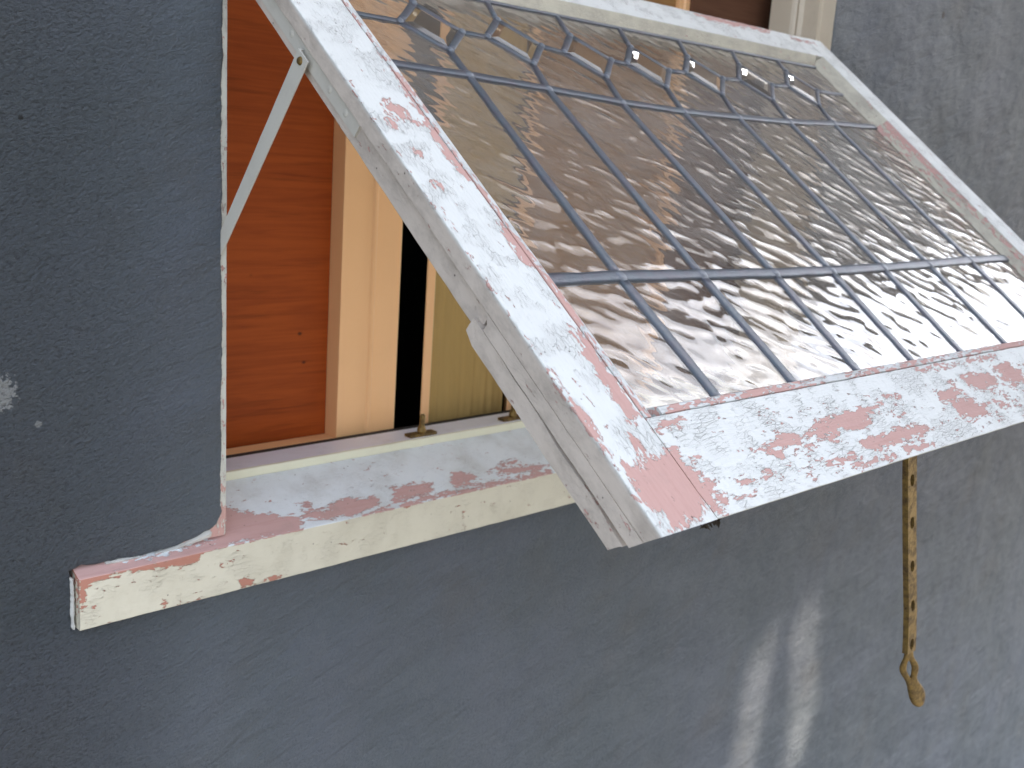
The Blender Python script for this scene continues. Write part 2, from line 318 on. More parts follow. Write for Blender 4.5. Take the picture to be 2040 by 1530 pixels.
M_PLYD = mat_ply('brown_plywood', (0.40, 0.215, 0.080), (0.30, 0.145, 0.050))

M_PLYK = mat_ply('dark_brown_plywood', (0.17, 0.080, 0.045), (0.12, 0.052, 0.030))
def mat_wall():
    b = NB('blue_grey_render')
    n1 = b.noise(b.co, 3.2, 6, 0.6)
    n2 = b.noise(b.rmap((1, 1, 0.45), 'Y', 0), 9, 4, 0.55)
    c = b.mix(b.ramp(n1, 0.35, 0.7), (0.083, 0.100, 0.117), (0.097, 0.112, 0.140))
    c = b.mix(b.ramp(n2, 0.55, 0.8, 0, 0.35), c, (0.084, 0.090, 0.088))
    c = b.mix(b.ramp(b.noise(b.map((1, 1, 0.16)), 26, 5, 0.7), 0.62, 0.85, 0, 0.12), c, (0.16, 0.185, 0.21))
    fine = b.noise(b.co, 900, 2)
    c = b.mix(b.ramp(fine, 0.3, 0.7, 0, 0.22), c, (0.05, 0.06, 0.068))
    c = b.mix(b.ramp(b.noise(b.rmap((1, 1, 1.6), 'Y', 22, (4, 0, 1)), 120, 4, 0.7), 0.5, 0.72, 0, 0.28), c, (0.125, 0.138, 0.145))
    c = b.mix(b.ramp(b.noise(b.map(loc=(9, 0, 4)), 7, 5, 0.65), 0.5, 0.75, 0, 0.35), c, (0.082, 0.078, 0.072))
    # pale scuff and a few nicks
    def spot(px, pz, r, amp=0.6, sc=160):
        g = b.n('ShaderNodeVectorMath', operation='DISTANCE'); b.l(b.co, g.inputs[0]); g.inputs[1].default_value = (px, YW, pz)
        return b.ramp(b.mth('ADD', b.mth('DIVIDE', g.outputs['Value'], r), b.mth('MULTIPLY', b.mth('SUBTRACT', b.noise(b.co, sc, 5, 0.75), 0.5), amp * 2)), 1.0, 0.75)
    c = b.mix(b.mth('MULTIPLY', spot(-0.061, 0.2290, 0.016, 1.3, 220), 0.75), c, (0.45, 0.46, 0.45))
    c = b.mix(b.mth('MULTIPLY', spot(-0.0284, 0.1977, 0.0034, 0.9, 500), 0.6), c, (0.40, 0.41, 0.40))
    c = b.mix(spot(-0.0352, 0.4552, 0.0024, 0.8, 600), c, (0.015, 0.015, 0.015))
    c = b.mix(spot(1.5537, 0.7455, 0.007, 0.8, 200), c, (0.03, 0.03, 0.028))
    # relief: pitted on the left, trowelled smooth near the window
    sx = b.n('ShaderNodeSeparateXYZ'); b.l(b.co, sx.inputs[0])
    left = b.mth('ADD', b.ramp(sx.outputs[0], 0.16, -0.10), 0.0, clamp=True)
    dg = b.rmap((1, 1, 1.6), 'Y', 22)
    pit = b.noise(dg, 230, 5, 0.62, 0.4)
    pit2 = b.noise(dg, 420, 3, 0.6)
    trowel = b.noise(b.rmap((0.42, 1, 1.5), 'Y', 20), 46, 5, 0.62, 0.5)
    und = b.noise(b.rmap((0.6, 1, 1.0), 'Y', 20), 9, 3, 0.5)
    h = b.mth('MULTIPLY', pit, b.mth('ADD', b.mth('MULTIPLY', left, 2.1), 0.34))
    h = b.mth('ADD', h, b.mth('MULTIPLY', pit2, b.mth('ADD', b.mth('MULTIPLY', left, 0.2), 0.12)))
    h = b.mth('ADD', h, b.mth('MULTIPLY', trowel, 0.9))
    h = b.mth('ADD', h, b.mth('MULTIPLY', und, 4.2))
    c = b.mix(b.mth('MULTIPLY', b.ramp(b.mth('MULTIPLY', pit, 1.0), 0.50, 0.34), b.mth('ADD', b.mth('MULTIPLY', left, 0.45), 0.14)), c, (0.028, 0.033, 0.037))  # pits darkened in colour to strengthen their soft shade, with some dirt
    lip = b.attr('lip')
    lipm = b.ramp(b.mth('ADD', lip, b.mth('MULTIPLY', b.mth('SUBTRACT', b.noise(b.co, 130, 5, 0.7), 0.5), 1.1)), 0.52, 0.60)
    c = b.mix(lipm, c, (0.66, 0.67, 0.62))
    return b.out(c, 0.62, b.bump(h, 0.0066))
M_WALL = mat_wall()

def mat_brass():
    b = NB('tarnished_brass')
    n = b.noise(b.co, 120, 5, 0.7); n2 = b.noise(b.map(loc=(4, 4, 4)), 420, 3)
    c = b.mix(b.ramp(n, 0.38, 0.68), (0.27, 0.175, 0.052), (0.10, 0.064, 0.030))
    c = b.mix(b.ramp(n2, 0.60, 0.72, 0, 0.75), c, (0.045, 0.028, 0.022))
    return b.out(c, b.ramp(n, 0.3, 0.7, 0.36, 0.62), b.bump(n2, 0.0003), Metallic=0.55)
M_BRASS = mat_brass()
def mat_lead():
    b = NB('oxidised_lead')
    n = b.noise(b.co, 60, 5, 0.7); n2 = b.noise(b.co, 500, 3)
    c = b.mix(b.ramp(n, 0.35, 0.7), (0.088, 0.108, 0.130), (0.100, 0.096, 0.118))
    c = b.mix(b.ramp(n2, 0.55, 0.75, 0, 0.5), c, (0.035, 0.033, 0.042))
    return b.out(c, 0.40, b.bump(b.mth('ADD', n, b.mth('MULTIPLY', n2, 0.5)), 0.0006), Metallic=0.35)
M_LEAD = mat_lead()
def mat_solder():
    b = NB('dull_solder')
    n = b.noise(b.co, 300, 4)
    return b.out(b.mix(n, (0.12, 0.14, 0.165), (0.19, 0.20, 0.225)), 0.45, b.bump(n, 0.0006), Metallic=0.4)
M_SOLDER = mat_solder()
def mat_glass(name, wavy):
    b = NB(name)
    b.out((0.97, 0.93, 0.87), 0.03 if wavy else 0.0, None, IOR=1.50)
    b.b.inputs['Transmission Weight'].default_value = 1.0
    if wavy:
        rv = b.rmap((39, 72, 39), 'Z', 31)
        wn = b.n('ShaderNodeTexNoise'); b.l(b.rmap((16, 24, 16), 'Z', 31), wn.inputs['Vector']); wn.inputs['Scale'].default_value = 1.0; wn.inputs['Detail'].default_value = 0.0
        vw = b.n('ShaderNodeVectorMath', operation='MULTIPLY_ADD'); b.l(wn.outputs['Color'], vw.inputs[0]); vw.inputs[1].default_value = (1.5, 1.3, 0.0); b.l(rv, vw.inputs[2])
        vo = b.n('ShaderNodeTexVoronoi', feature='SMOOTH_F1'); b.l(vw.outputs[0], vo.inputs['Vector']); vo.inputs['Scale'].default_value = 1.0; vo.inputs['Smoothness'].default_value = 1.0
        d2 = b.mth('POWER', vo.outputs['Distance'], 1.6)
        n = b.noise(b.rmap((41, 74, 41), 'Z', 31, (2, 2, 2)), 1.0, 0.0, 0.4, 0.0)
        n2 = b.noise(b.rmap((9, 14, 9), 'Z', 31, (3, 3, 3)), 1.0, 0)
        h = b.mth('ADD', b.mth('MULTIPLY', d2, 1.0), b.mth('ADD', b.mth('MULTIPLY', n, 0.9), b.mth('MULTIPLY', n2, 0.9)))
        b.l(b.bump(h, 0.00092), b.b.inputs['Normal'])
    # thin film of dust on the outside
    df = b.n('ShaderNodeBsdfDiffuse'); df.inputs['Color'].default_value = (0.50, 0.455, 0.41, 1)
    ms = b.n('ShaderNodeMixShader'); b.l(b.ramp(b.noise(b.map(loc=(1, 5, 2)), 12, 6, 0.7), 0.3, 0.8, 0.10, 0.24 if wavy else 0.10), ms.inputs[0])
    b.l(b.b.outputs[0], ms.inputs[1]); b.l(df.outputs[0], ms.inputs[2]); b.l(ms.outputs[0], b.t.nodes['Material Output'].inputs[0])
    return b.m
M_GLASS = mat_glass('rippled_cathedral_glass', True)
M_BEVEL = mat_glass('clear_bevelled_glass', False)
def mat_simple(name, c, rough=0.8, v=0.3, sc=8):
    b = NB(name); n = b.noise(b.co, sc, 5, 0.65)
    return b.out(b.mix(b.ramp(n, 0.35, 0.7, 0, v), c, tuple(x * 0.5 for x in c)), rough, b.bump(n, 0.004))
M_DEBRIS = mat_simple('dark_dry_debris', (0.045, 0.032, 0.022), 0.9, 0.6, 300)
M_GROUND = mat_simple('dark_paving', (0.10, 0.10, 0.09), 0.9, 0.3, 5)
M_SOFFIT = mat_simple('brown_soffit', (0.16, 0.10, 0.06), 0.8, 0.3, 6)
M_SCREEN = mat_simple('sun_screen_timber', (0.20, 0.15, 0.11), 0.85, 0.4, 6)
M_LEAF = mat_simple('dark_leaf', (0.045, 0.065, 0.022), 0.6, 0.5, 60)

# ---------------------------------------------------------------- ground
bm = bmesh.new(); box(bm, (-30, -30, -1.50), (30, 6, -1.30)); tag(link('ground', bm, M_GROUND), kind='structure')

# ---------------------------------------------------------------- rendered house wall with the window opening
plaster = [(0.1440, 0.96), (0.1442, 0.60), (0.1454, 0.5714), (0.1456, 0.52), (0.1450, 0.50), (0.1451, 0.4382), (0.1462, 0.40), (0.1459, 0.33), (0.1474, 0.29), (0.148, 0.2478), (0.1472, 0.20),
           (0.1479, 0.1465), (0.1470, 0.12), (0.1479, 0.0921), (0.1488, 0.0834), (0.1463, 0.0771), (0.1431, 0.0719), (0.1398, 0.0693), (0.1347, 0.0661), (0.1251, 0.0634), (0.1086, 0.0587), (0.0903, 0.0560), (0.0704, 0.0552), (0.0462, 0.0560), (0.0321, 0.0563), (0.0205, 0.0572), (0.0047, 0.0575), (-0.0032, 0.0560)]
hole = plaster + [(-0.0034, -0.0016), (1.34, -0.0016), (1.34, 0.055), (1.20, 0.058), (1.189, 0.08), (1.189, 0.35), (1.1893, 0.64), (1.189, 0.96)]
def resample(p, step):
    out = []
    for i in range(len(p)):
        a, b = Vector(p[i]), Vector(p[(i + 1) % len(p)])
        k = max(1, int((b - a).length / step)); out += [a + (b - a) * j / k for j in range(k)]
    return out
H = resample(hole, 0.0035)
H = [p + Vector((noise.noise((p.x * 60, p.y * 60, 3)) + 0.5 * noise.noise((p.x * 190, p.y * 190, 3)), noise.noise((p.x * 60, p.y * 60, 9)) + 0.5 * noise.noise((p.x * 190, p.y * 190, 5)))) * ((0.0011 if p.y > 0.10 else 0.0021) if p.y > 0.052 and p.x < 0.155 else 0.0003) for p in H]
bm = bmesh.new()
nH = len(H)
def outn(i):
    t = (H[(i + 2) % nH] - H[(i - 2) % nH]).normalized(); return Vector((-t.y, t.x)) * -1.0
area = sum(H[i].x * H[(i + 1) % nH].y - H[(i + 1) % nH].x * H[i].y for i in range(nH))
sg = 1.0 if area > 0 else -1.0
rings = []
lipv = []
for (off, y, lv) in ((0.0, 0.060, 1.0), (0.0, YW + 0.0045, 0.9), (0.0007, YW + 0.0016, 0.62), (0.0028, YW + 0.0003, 0.2), (0.008, YW, 0.0)):
    r = []
    for i, p in enumerate(H):
        q = p + outn(i) * sg * off
        v = bm.verts.new((q.x, y, q.y)); r.append(v)
        edge = (p.x < 0.16 and p.y > 0.068)
        lipv.append(lv if edge else 0.0)
    rings.append(r)
for a, b_ in zip(rings, rings[1:]):
    for i in range(nH): bm.faces.new((a[i], a[(i + 1) % nH], b_[(i + 1) % nH], b_[i]))
oc = [bm.verts.new(c) for c in ((-2.6, YW, -1.31), (6.5, YW, -1.31), (6.5, YW, 2.4), (-2.6, YW, 2.4))]; lipv += [0] * 4
oe = [bm.edges.new((oc[i], oc[(i + 1) % 4])) for i in range(4)]
ie = [bm.edges.get((rings[-1][i], rings[-1][(i + 1) % nH])) for i in range(nH)]
bmesh.ops.triangle_fill(bm, use_beauty=True, use_dissolve=False, edges=oe + ie, normal=(0, -1, 0))
nv = len(bm.verts)
# thickness of the wall behind (ends, top)
wall = link('house_wall', bm, M_WALL)
set_attr(wall.data, 'lip', np.array(lipv + [0] * (len(wall.data.vertices) - len(lipv))))
tag(wall, 'blue-grey painted rendered house wall around the open window', 'wall')

# eave above
bm = bmesh.new(); box(bm, (-2.6, -0.22, 2.40), (6.5, 1.2, 2.46)); box(bm, (-2.6, -0.26, 2.40), (6.5, -0.221, 2.56)); tag(link('roof_eave', bm, M_SOFFIT), 'brown boarded eave along the top of the blue-grey wall', 'eave')

# ---------------------------------------------------------------- window frame: sill, step, ledge, jambs, head
fr = tag(empty('window_frame', (0.0, 0.0, 0.0)), 'cream painted timber window frame with peeling sill, set in grey wall', 'window frame')
P3 = lambda a, b, l: (l, a, b)
# sloping sill board
bm = bmesh.new()
prof = rounded([(0.0, 0.0), (0.0, 0.0500), (0.0905, 0.0862), (0.0905, 0.0)], 0.0012)
prism(bm, prof, P3, 0.0, 1.338, 0.0028, 0.0028, jit=0.00035)
sill = link('sill', bm, [M_SILLTOP, M_SILLFR], fr)
co = verts_np(sill.data)
top = (co[:, 2] > 0.0485 + 0.4 * co[:, 1] - 0.003)
front = co[:, 1] < 0.0008
a = np.full(len(co), -1.0)
a[top] = wear(POLY['silltop'] + [[(-0.01, -0.01), (0.03, -0.01), (0.06, 0.02), (-0.01, 0.03)]], co[top][:, :2], 0.006)
a[front & (co[:, 2] < 0.0492)] = wear(POLY['sillfront'], co[front & (co[:, 2] < 0.0492)][:, [0, 2]], 0.0035)
set_attr(sill.data, 'peel', a); set_attr(sill.data, 'side', np.zeros(len(co)))
for p in sill.data.polygons:
    p.material_index = 1 if abs(p.normal.y) > 0.95 or p.normal.x < -0.5 or p.normal.z < -0.5 else 0
def caulk(tops, bots, y, label=None):
    bm = bmesh.new(); n = 40; A, B = [], []
    def at(L_, t):
        k = t * (len(L_) - 1); i = min(int(k), len(L_) - 2); return Vector(L_[i]).lerp(Vector(L_[i + 1]), k - i)
    prev = None
    for i in range(n + 1):
        a, c = at(tops, i / n), at(bots, i / n)
        j = Vector((noise.noise((a.x * 300, a.y * 300, 1)), noise.noise((a.x * 300, a.y * 300, 5)))) * 0.0009
        a = a + j; c = c - j * 0.8; m_ = (a + c) / 2
        r = [bm.verts.new((a.x, y + 0.002, a.y)), bm.verts.new((m_.x, y - 0.0006, m_.y)), bm.verts.new((c.x, y, c.y)), bm.verts.new((c.x, y + 0.006, c.y)), bm.verts.new((a.x, y + 0.006, a.y))]
        if prev:
            for k in range(5): bm.faces.new((prev[k], prev[(k + 1) % 5], r[(k + 1) % 5], r[k]))
        else: bm.faces.new(r[::-1])
        prev = r
    bm.faces.new(prev)
    return link('caulk_bead', bm, M_CAULK, fr)
M_CAULK = plain_paint('old_white_caulk', (0.56, 0.56, 0.53), 0.7, 0.7, 0)
caulk([(0.1360, 0.0672), (0.1251, 0.0640), (0.1086, 0.0592), (0.0903, 0.0563), (0.0780, 0.0553)], [(0.1362, 0.0600), (0.1200, 0.0572), (0.1040, 0.0553), (0.0880, 0.0545), (0.0780, 0.0543)], YW + 0.0005)
caulk([(0.0640, 0.0556), (0.0500, 0.0566), (0.0380, 0.0572), (0.0290, 0.0568)], [(0.0640, 0.0545), (0.0500, 0.0543), (0.0380, 0.0543), (0.0290, 0.0548)], YW + 0.0003)
caulk([(-0.0044, 0.0500), (-0.0040, 0.0300), (-0.0046, 0.0120), (-0.0036, -0.0012)], [(-0.0024, 0.0490), (-0.0018, 0.0300), (-0.0022, 0.0120), (-0.0016, -0.0008)], YW - 0.0022)
# step and ledge
bm = bmesh.new(); prism(bm, rounded([(0.0908, 0.0), (0.0908, 0.0950), (0.0945, 0.0958), (0.0945, 0.0)], 0.0008), P3, 0.125, 1.189, 0.02, 0.02, jit=0.0003); link('sill_step', bm, M_RISER, fr)
bm = bmesh.new(); prism(bm, rounded([(0.0948, 0.0), (0.0948, 0.0953), (0.139, 0.0950), (0.139, 0.0)], 0.0008), P3, 0.125, 1.189, 0.02, 0.02, jit=0.0003); link('sill_ledge', bm, M_LEDGE, fr)
bm = bmesh.new(); box(bm, (0.125, 0.1394, 0.0), (1.189, 0.1500, 0.0945)); link('gap_shade_strip', bm, M_DARK, fr)  # dark strip standing in for the shadow gap behind the ledge
# left jamb
bm = bmesh.new()
PX = lambda a, b, l: (a, b, l)
prism(bm, rounded([(0.105, YW + 0.0025), (0.1533, YW + 0.0025), (0.1533, 0.10), (0.105, 0.10)], 0.0008), lambda a, b, l: (a - (0.0033 * min(1, max(0, (l - 0.1) / 0.47)) if a > 0.14 else 0), b, l), 0.058, 0.60, 0.004, 0.004, jit=0.0003)
prism(bm, [(0.105, YW + 0.003), (0.1430, YW + 0.003), (0.1430, 0.10), (0.105, 0.10)], PX, 0.601, 0.95, 0.05, 0.05)
jl = link('jamb', bm, M_JAMB, fr); co = verts_np(jl.data)
set_attr(jl.data, 'peel', np.where(co[:, 2] < 0.0865, 0.55, np.where(co[:, 2] < 0.12, -0.35, -0.72))); set_attr(jl.data, 'side', np.zeros(len(co)))
bm = bmesh.new()
jp = [(1.1888, YW + 0.001), (1.1888, 0.0325), (1.1815, 0.034), (1.1815, 0.061), (1.1795, 0.063), (1.1760, 0.0665), (1.1778, 0.071), (1.1750, 0.0745), (1.1735, 0.079), (1.1735, 0.117), (1.24, 0.117), (1.24, YW + 0.001)]
prism(bm, jp, PX, 0.06, 0.95, 0.03, 0.05, jit=0.0002)
link('jamb', bm, M_CREAM, fr)
bm = bmesh.new(); box(bm, (0.105, YW + 0.002, 0.951), (1.24, 0.10, 1.0), 0.001); link('head', bm, M_CREAM, fr)

# ---------------------------------------------------------------- inside the opening
def panel(name, lo, hi, m, label, cat, group=None, bev=0.0015):
    bm = bmesh.new(); box(bm, lo, hi, bev); return tag(link(name, bm, m), label, cat, group)
ZI0, ZI1 = -0.02, 1.02
# plywood board on the left
bm = bmesh.new(); v = [bm.verts.new(p) for p in ((0.10, 0.197, ZI0), (0.40, 0.179, ZI0), (0.40, 0.179, ZI1), (0.10, 0.197, ZI1), (0.10, 0.209, ZI0), (0.40, 0.191, ZI0), (0.40, 0.191, ZI1), (0.10, 0.209, ZI1))]
for f in ((0, 1, 2, 3), (4, 7, 6, 5), (0, 4, 5, 1), (3, 2, 6, 7), (0, 3, 7, 4), (1, 5, 6, 2)): bm.faces.new([v[i] for i in f])
tag(link('plywood_board', bm, M_PLY), 'orange-brown plywood board standing left inside the opening', 'board')
panel('inner_sill', (0.10, 0.1505, ZI0), (0.3828, 0.178, 0.0935), M_PEACH, 'low warm cream ledge below the orange plywood board', 'ledge')
def post(x0, x1, label):
    t = tag(empty('inner_post', (x0, 0.15, ZI0)), label, 'post', 'cream posts of the inner joinery'); w_ = x1 - x0
    xm = w_ * 0.50
    bm = bmesh.new(); prism(bm, rounded([(0, 0.004), (xm - 0.002, 0.004), (xm, 0.0010), (xm + 0.0035, 0.0005), (xm + 0.005, 0.0025), (w_, 0.0025), (w_, 0.012), (0.01, 0.030), (0, 0.030)], 0.001), PX, 0, 1.04, 0.5, 0.5)
    link('post_board', bm, M_PEACH, t); return t
post(0.3830, 0.4720, 'warm cream post between orange plywood and dark gap')
post(0.984, 1.0080, 'narrow warm cream post right of centre, beside brown board at the right')
panel('door_edge', (0.5205, 0.1580, ZI0), (0.5350, 0.1605, ZI1), M_PEACH, 'thin cream edge strip left of the tan cloth', 'trim')
bm = bmesh.new()
N = 60
prof = [(0.5352 + 0.1390 * i / N, 0.1630 + 0.0009 * math.sin(i * 0.9) * math.sin(i * 0.23)) for i in range(N + 1)] + [(0.6742, 0.168), (0.5352, 0.168)]
prism(bm, prof, PX, ZI0, ZI1, 0.5, 0.05); tag(link('tan_blind', bm, M_TAN, smooth=False), 'tan cloth blind hanging behind the sash, right of dark gap', 'blind')
panel('door_edge', (0.6745, 0.1515, ZI0), (0.688, 0.1545, ZI1), M_PEACH, 'cream edge strip right of the tan cloth, half hidden by the sash', 'trim')
panel('brown_board', (0.689, 0.160, ZI0), (0.9835, 0.175, ZI1), M_PLYD, 'brown board behind the leaded glass, left of the narrow post', 'board')
panel('brown_board', (1.0085, 0.150, ZI0), (1.2220, 0.165, ZI1), M_PLYK, 'dark brown board seen above the sash beside the right jamb', 'board')
# the dark room behind
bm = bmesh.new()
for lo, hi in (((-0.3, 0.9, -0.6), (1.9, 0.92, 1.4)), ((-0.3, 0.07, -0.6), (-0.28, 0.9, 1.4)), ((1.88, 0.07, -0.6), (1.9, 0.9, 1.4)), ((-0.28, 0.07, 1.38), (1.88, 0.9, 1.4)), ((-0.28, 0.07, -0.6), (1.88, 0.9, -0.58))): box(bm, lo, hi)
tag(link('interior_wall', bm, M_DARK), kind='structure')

# ---------------------------------------------------------------- the open sash
sash = tag(empty('window_sash', (U0, YB, ZB), (math.atan2(CP, SP), 0, 0)), 'white leadlight awning sash propped open, paint flaking to pink', 'window sash')
def S(u, v, w_): return (u - U0, v, -w_)
def peelset(o, extra=None, side_w=0.0016, wearfn=None):
    co = verts_np(o.data); P = np.c_[co[:, 0] + U0, co[:, 1]]; w_ = -co[:, 2]
    a = wear(POLY['sash'], P, 0.0060)
    if wearfn is not None: a = np.maximum(a, wearfn(P))
    a[w_ > 0.002] = np.minimum(a[w_ > 0.002], -0.9)
    if extra is not None: a = extra(P, w_, a)
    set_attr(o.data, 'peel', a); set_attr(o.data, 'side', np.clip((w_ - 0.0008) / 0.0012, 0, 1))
UL, UR = 0.2050, 1.1225                       # inner edges of the stiles' faces
VBR, VTR = 0.0862, 0.6500                     # top of the bottom rail, bottom of the top rail
# left stile
def st_place(a, b, l): return S(a, l + 0.385 * b * max(0.0, 1 - l / 0.06), b)
bm = bmesh.new()
prism(bm, rounded([(U0, 0.0), (UL, 0.0), (UL, 0.0160), (U0 + 0.0002, 0.0160)], 0.0013), st_place, 0.0, VT, 0.0028, 0.0028, jit=0.0003)
prism(bm, rounded([(U0 + 0.0055, 0.0162), (UL + 0.006, 0.0162), (UL + 0.006, 0.0385), (U0 + 0.0060, 0.0385)], 0.0012), st_place, 0.205, VT, 0.012, 0.01, jit=0.0004)
prism(bm, [(U0 + 0.0004, 0.0161), (UL + 0.006, 0.0161), (UL + 0.006, 0.0285), (U0 + 0.0004, 0.0280)], lambda a, b, l: S(a, l + 0.385 * b * max(0.0, 1 - l / 0.06) - (0.0 if b < 0.02 else 0.006) * (l > 0.19), b), 0.0, 0.2050, 0.006, 0.006, jit=0.0004)
def lowb(a, b, l):
    k = min(1, max(0, (l - 0.165) / 0.04)); g = 0.0008 + 0.0032 * min(1, max(0, (0.2 - l) / 0.2)) ** 1.4
    bb = b if b > 0.035 else 0.0285 + g + 0.0004 * math.sin(l * 90)
    return S(a + 0.0006 * math.sin(l * 50), l + 0.385 * b * max(0.0, 1 - l / 0.06), bb if b < 0.035 else b - 0.004 * max(0, (l - 0.200) / 0.012))
prism(bm, [(U0 + 0.0010, 0.0300), (UL + 0.006, 0.0300), (UL + 0.006, 0.0455), (U0 + 0.0014, 0.0455)], lowb, 0.0035, 0.2120, 0.006, 0.006, jit=0.0005)
prism(bm, [(U0 + 0.0075, 0.0280), (UL + 0.004, 0.0280), (UL + 0.004, 0.0330), (U0 + 0.0075, 0.0330)], st_place, 0.003, 0.204, 0.05, 0.05)
stl = link('stile', bm, M_STILE, sash)
peelset(stl, wearfn=lambda P: np.where((P[:, 0] < U0 + 0.004) & (P[:, 1] < 0.45), -0.52, -1.0))
# right stile
bm = bmesh.new()
prism(bm, rounded([(UR, 0.0), (U1, 0.0), (U1, 0.045), (UR, 0.045)], 0.0013), st_place, 0.0, VT, 0.004, 0.004, jit=0.0003)
str_ = link('stile', bm, M_STILE, sash); peelset(str_)
# bottom and top rails
def rl_place(a, b, l): return S(l, a, b)
bm = bmesh.new()
prism(bm, rounded([(0.0004, 0.0003), (VBR, 0.0003), (VBR, 0.034), (0.0133, 0.034)], 0.0012), rl_place, UL + 0.0007, UR - 0.0003, 0.0028, 0.0028, jit=0.0003)
br = link('bottom_rail', bm, M_RAIL, sash)
def railwear(P):
    u, v = P[:, 0], P[:, 1]
    n = np.array([noise.noise((x * 9, y * 30, 1.7)) for x, y in P])
    z = -0.72 + 0.45 * n + 0.10 * np.clip((u - 0.35) / 0.3, 0, 1) - 1.2 * np.clip((v - 0.066) / 0.02, 0, 1) - 0.8 * np.clip((0.006 - v) / 0.006, 0, 1) - 0.5 * np.clip((0.30 - u) / 0.06, 0, 1)
    far = np.clip((u - 0.75) / 0.1, 0, 1) * 0.15
    return np.clip(z + far, -1, 0.2)
peelset(br, wearfn=railwear)
bm = bmesh.new()
prism(bm, rounded([(VTR, 0.0003), (VT, 0.0003), (VT, 0.040), (VTR, 0.040)], 0.0013), rl_place, UL + 0.0005, UR - 0.0003, 0.004, 0.004, jit=0.0003)
tr = link('top_rail', bm, M_RAIL, sash); peelset(tr)
# glazing beads
def bead(prof, place, l0, l1, m, pk):
    bm = bmesh.new(); prism(bm, rounded(prof, 0.0009), place, l0, l1, 0.003, 0.002, jit=0.0003)
    o = link('glazing_bead', bm, m, sash); co = verts_np(o.data); P = np.c_[co[:, 0] + U0, co[:, 1]]; w_ = -co[:, 2]
    a, s_ = pk(P, w_); set_attr(o.data, 'peel', a); set_attr(o.data, 'side', s_); return o
nz = lambda P, f, k: np.array([noise.noise((x * f, y * f, k)) for x, y in P])
bead([(UL + 0.0010, -0.0002), (UL + 0.0085, 0.0004), (UL + 0.0200, 0.0120), (UL + 0.0200, 0.0160), (UL + 0.0010, 0.0160)], st_place, VBR + 0.0004, VTR - 0.0004, M_BEADV,
     lambda P, w_: (np.clip(0.15 + 0.9 * nz(P, 22, 4.4) - 0.5 * (P[:, 0] - UL - 0.004) / 0.004 - 0.5 * np.clip((P[:, 1] - 0.45) / 0.1, 0, 1), -1, 1), np.zeros(len(P))))
bead([(VBR + 0.0008, 0.0004), (VBR + 0.0075, 0.0008), (VBR + 0.0150, 0.0125), (VBR + 0.0150, 0.0160), (VBR + 0.0008, 0.0160)], rl_place, UL + 0.0210, UR - 0.0205, M_BEAD,
     lambda P, w_: (np.clip(-0.15 + 1.3 * nz(P, 14, 8.4) + 0.3 * (w_ < 0.002), -1, 1), np.zeros(len(P))))
bead([(UR - 0.0004, 0.0002), (UR - 0.0205, 0.0135), (UR - 0.0205, 0.0160), (UR - 0.0004, 0.0160)], st_place, VBR + 0.0004, VTR - 0.0004, M_BEADV,
     lambda P, w_: (np.where(P[:, 1] < 0.5, np.clip(-0.35 + 0.9 * nz(P, 16, 2.4) + 0.6 * (w_ < 0.0065), -1, 1), -0.9), np.ones(len(P))))
bead([(VTR - 0.0002, 0.0004), (VTR - 0.0110, 0.0135), (VTR - 0.0110, 0.0160), (VTR - 0.0002, 0.0160)], rl_place, UL + 0.0210, UR - 0.0210, M_BEAD,
     lambda P, w_: (np.full(len(P), -1.0), np.ones(len(P))))

# ---- leaded glass
GW = 0.0140                                   # depth of the front of the glass
bot = [0.318, 0.428, 0.537, 0.645, 0.757, 0.874, 0.994]
low = [0.3125, 0.4222, 0.537, 0.643, 0.755, 0.870, 0.991]
upp = [0.318, 0.4196, 0.5265, 0.6308, 0.7411, 0.859, 0.981]
dia = [0.3180, 0.4285, 0.5365, 0.6400, 0.7520, 0.8690, 0.9905]
rai = [0.3300, 0.4385, 0.5450, 0.6540, 0.7720, 0.8907, 0.9985]
lowv = [0.2318, 0.2318, 0.2295, 0.2268, 0.2262, 0.2270, 0.2290, 0.2325, 0.2330]
uppv = [0.4985, 0.4953, 0.4900, 0.4830, 0.4803, 0.4828, 0.4869, 0.4968, 0.5023]
diav = [0.5710, 0.5690, 0.5680, 0.5630, 0.5615, 0.5640, 0.5680, 0.5735, 0.5754]
GL, GR, GB, GT = UL + 0.006, UR - 0.010, VBR + 0.006, VTR - 0.004
HX, HY = 0.0385, 0.0370
low_ = [GL] + low + [GR]; upp_ = [GL] + upp + [GR]; bot_ = [GL] + bot + [GR]; dia_ = [GL] + dia + [GR]; rai_ = [GL] + rai + [GR]
def pane(name, poly, m):
    bm = bmesh.new()
    f0 = [bm.verts.new(S(u, v, GW)) for u, v in poly]; f1 = [bm.verts.new(S(u, v, GW + 0.003)) for u, v in poly]
    bm.faces.new(f0); bm.faces.new(f1[::-1]); n = len(poly)
    for i in range(n): bm.faces.new((f0[i], f0[(i + 1) % n], f1[(i + 1) % n], f1[i]))
    o = link(name, bm, m, sash)
    return o
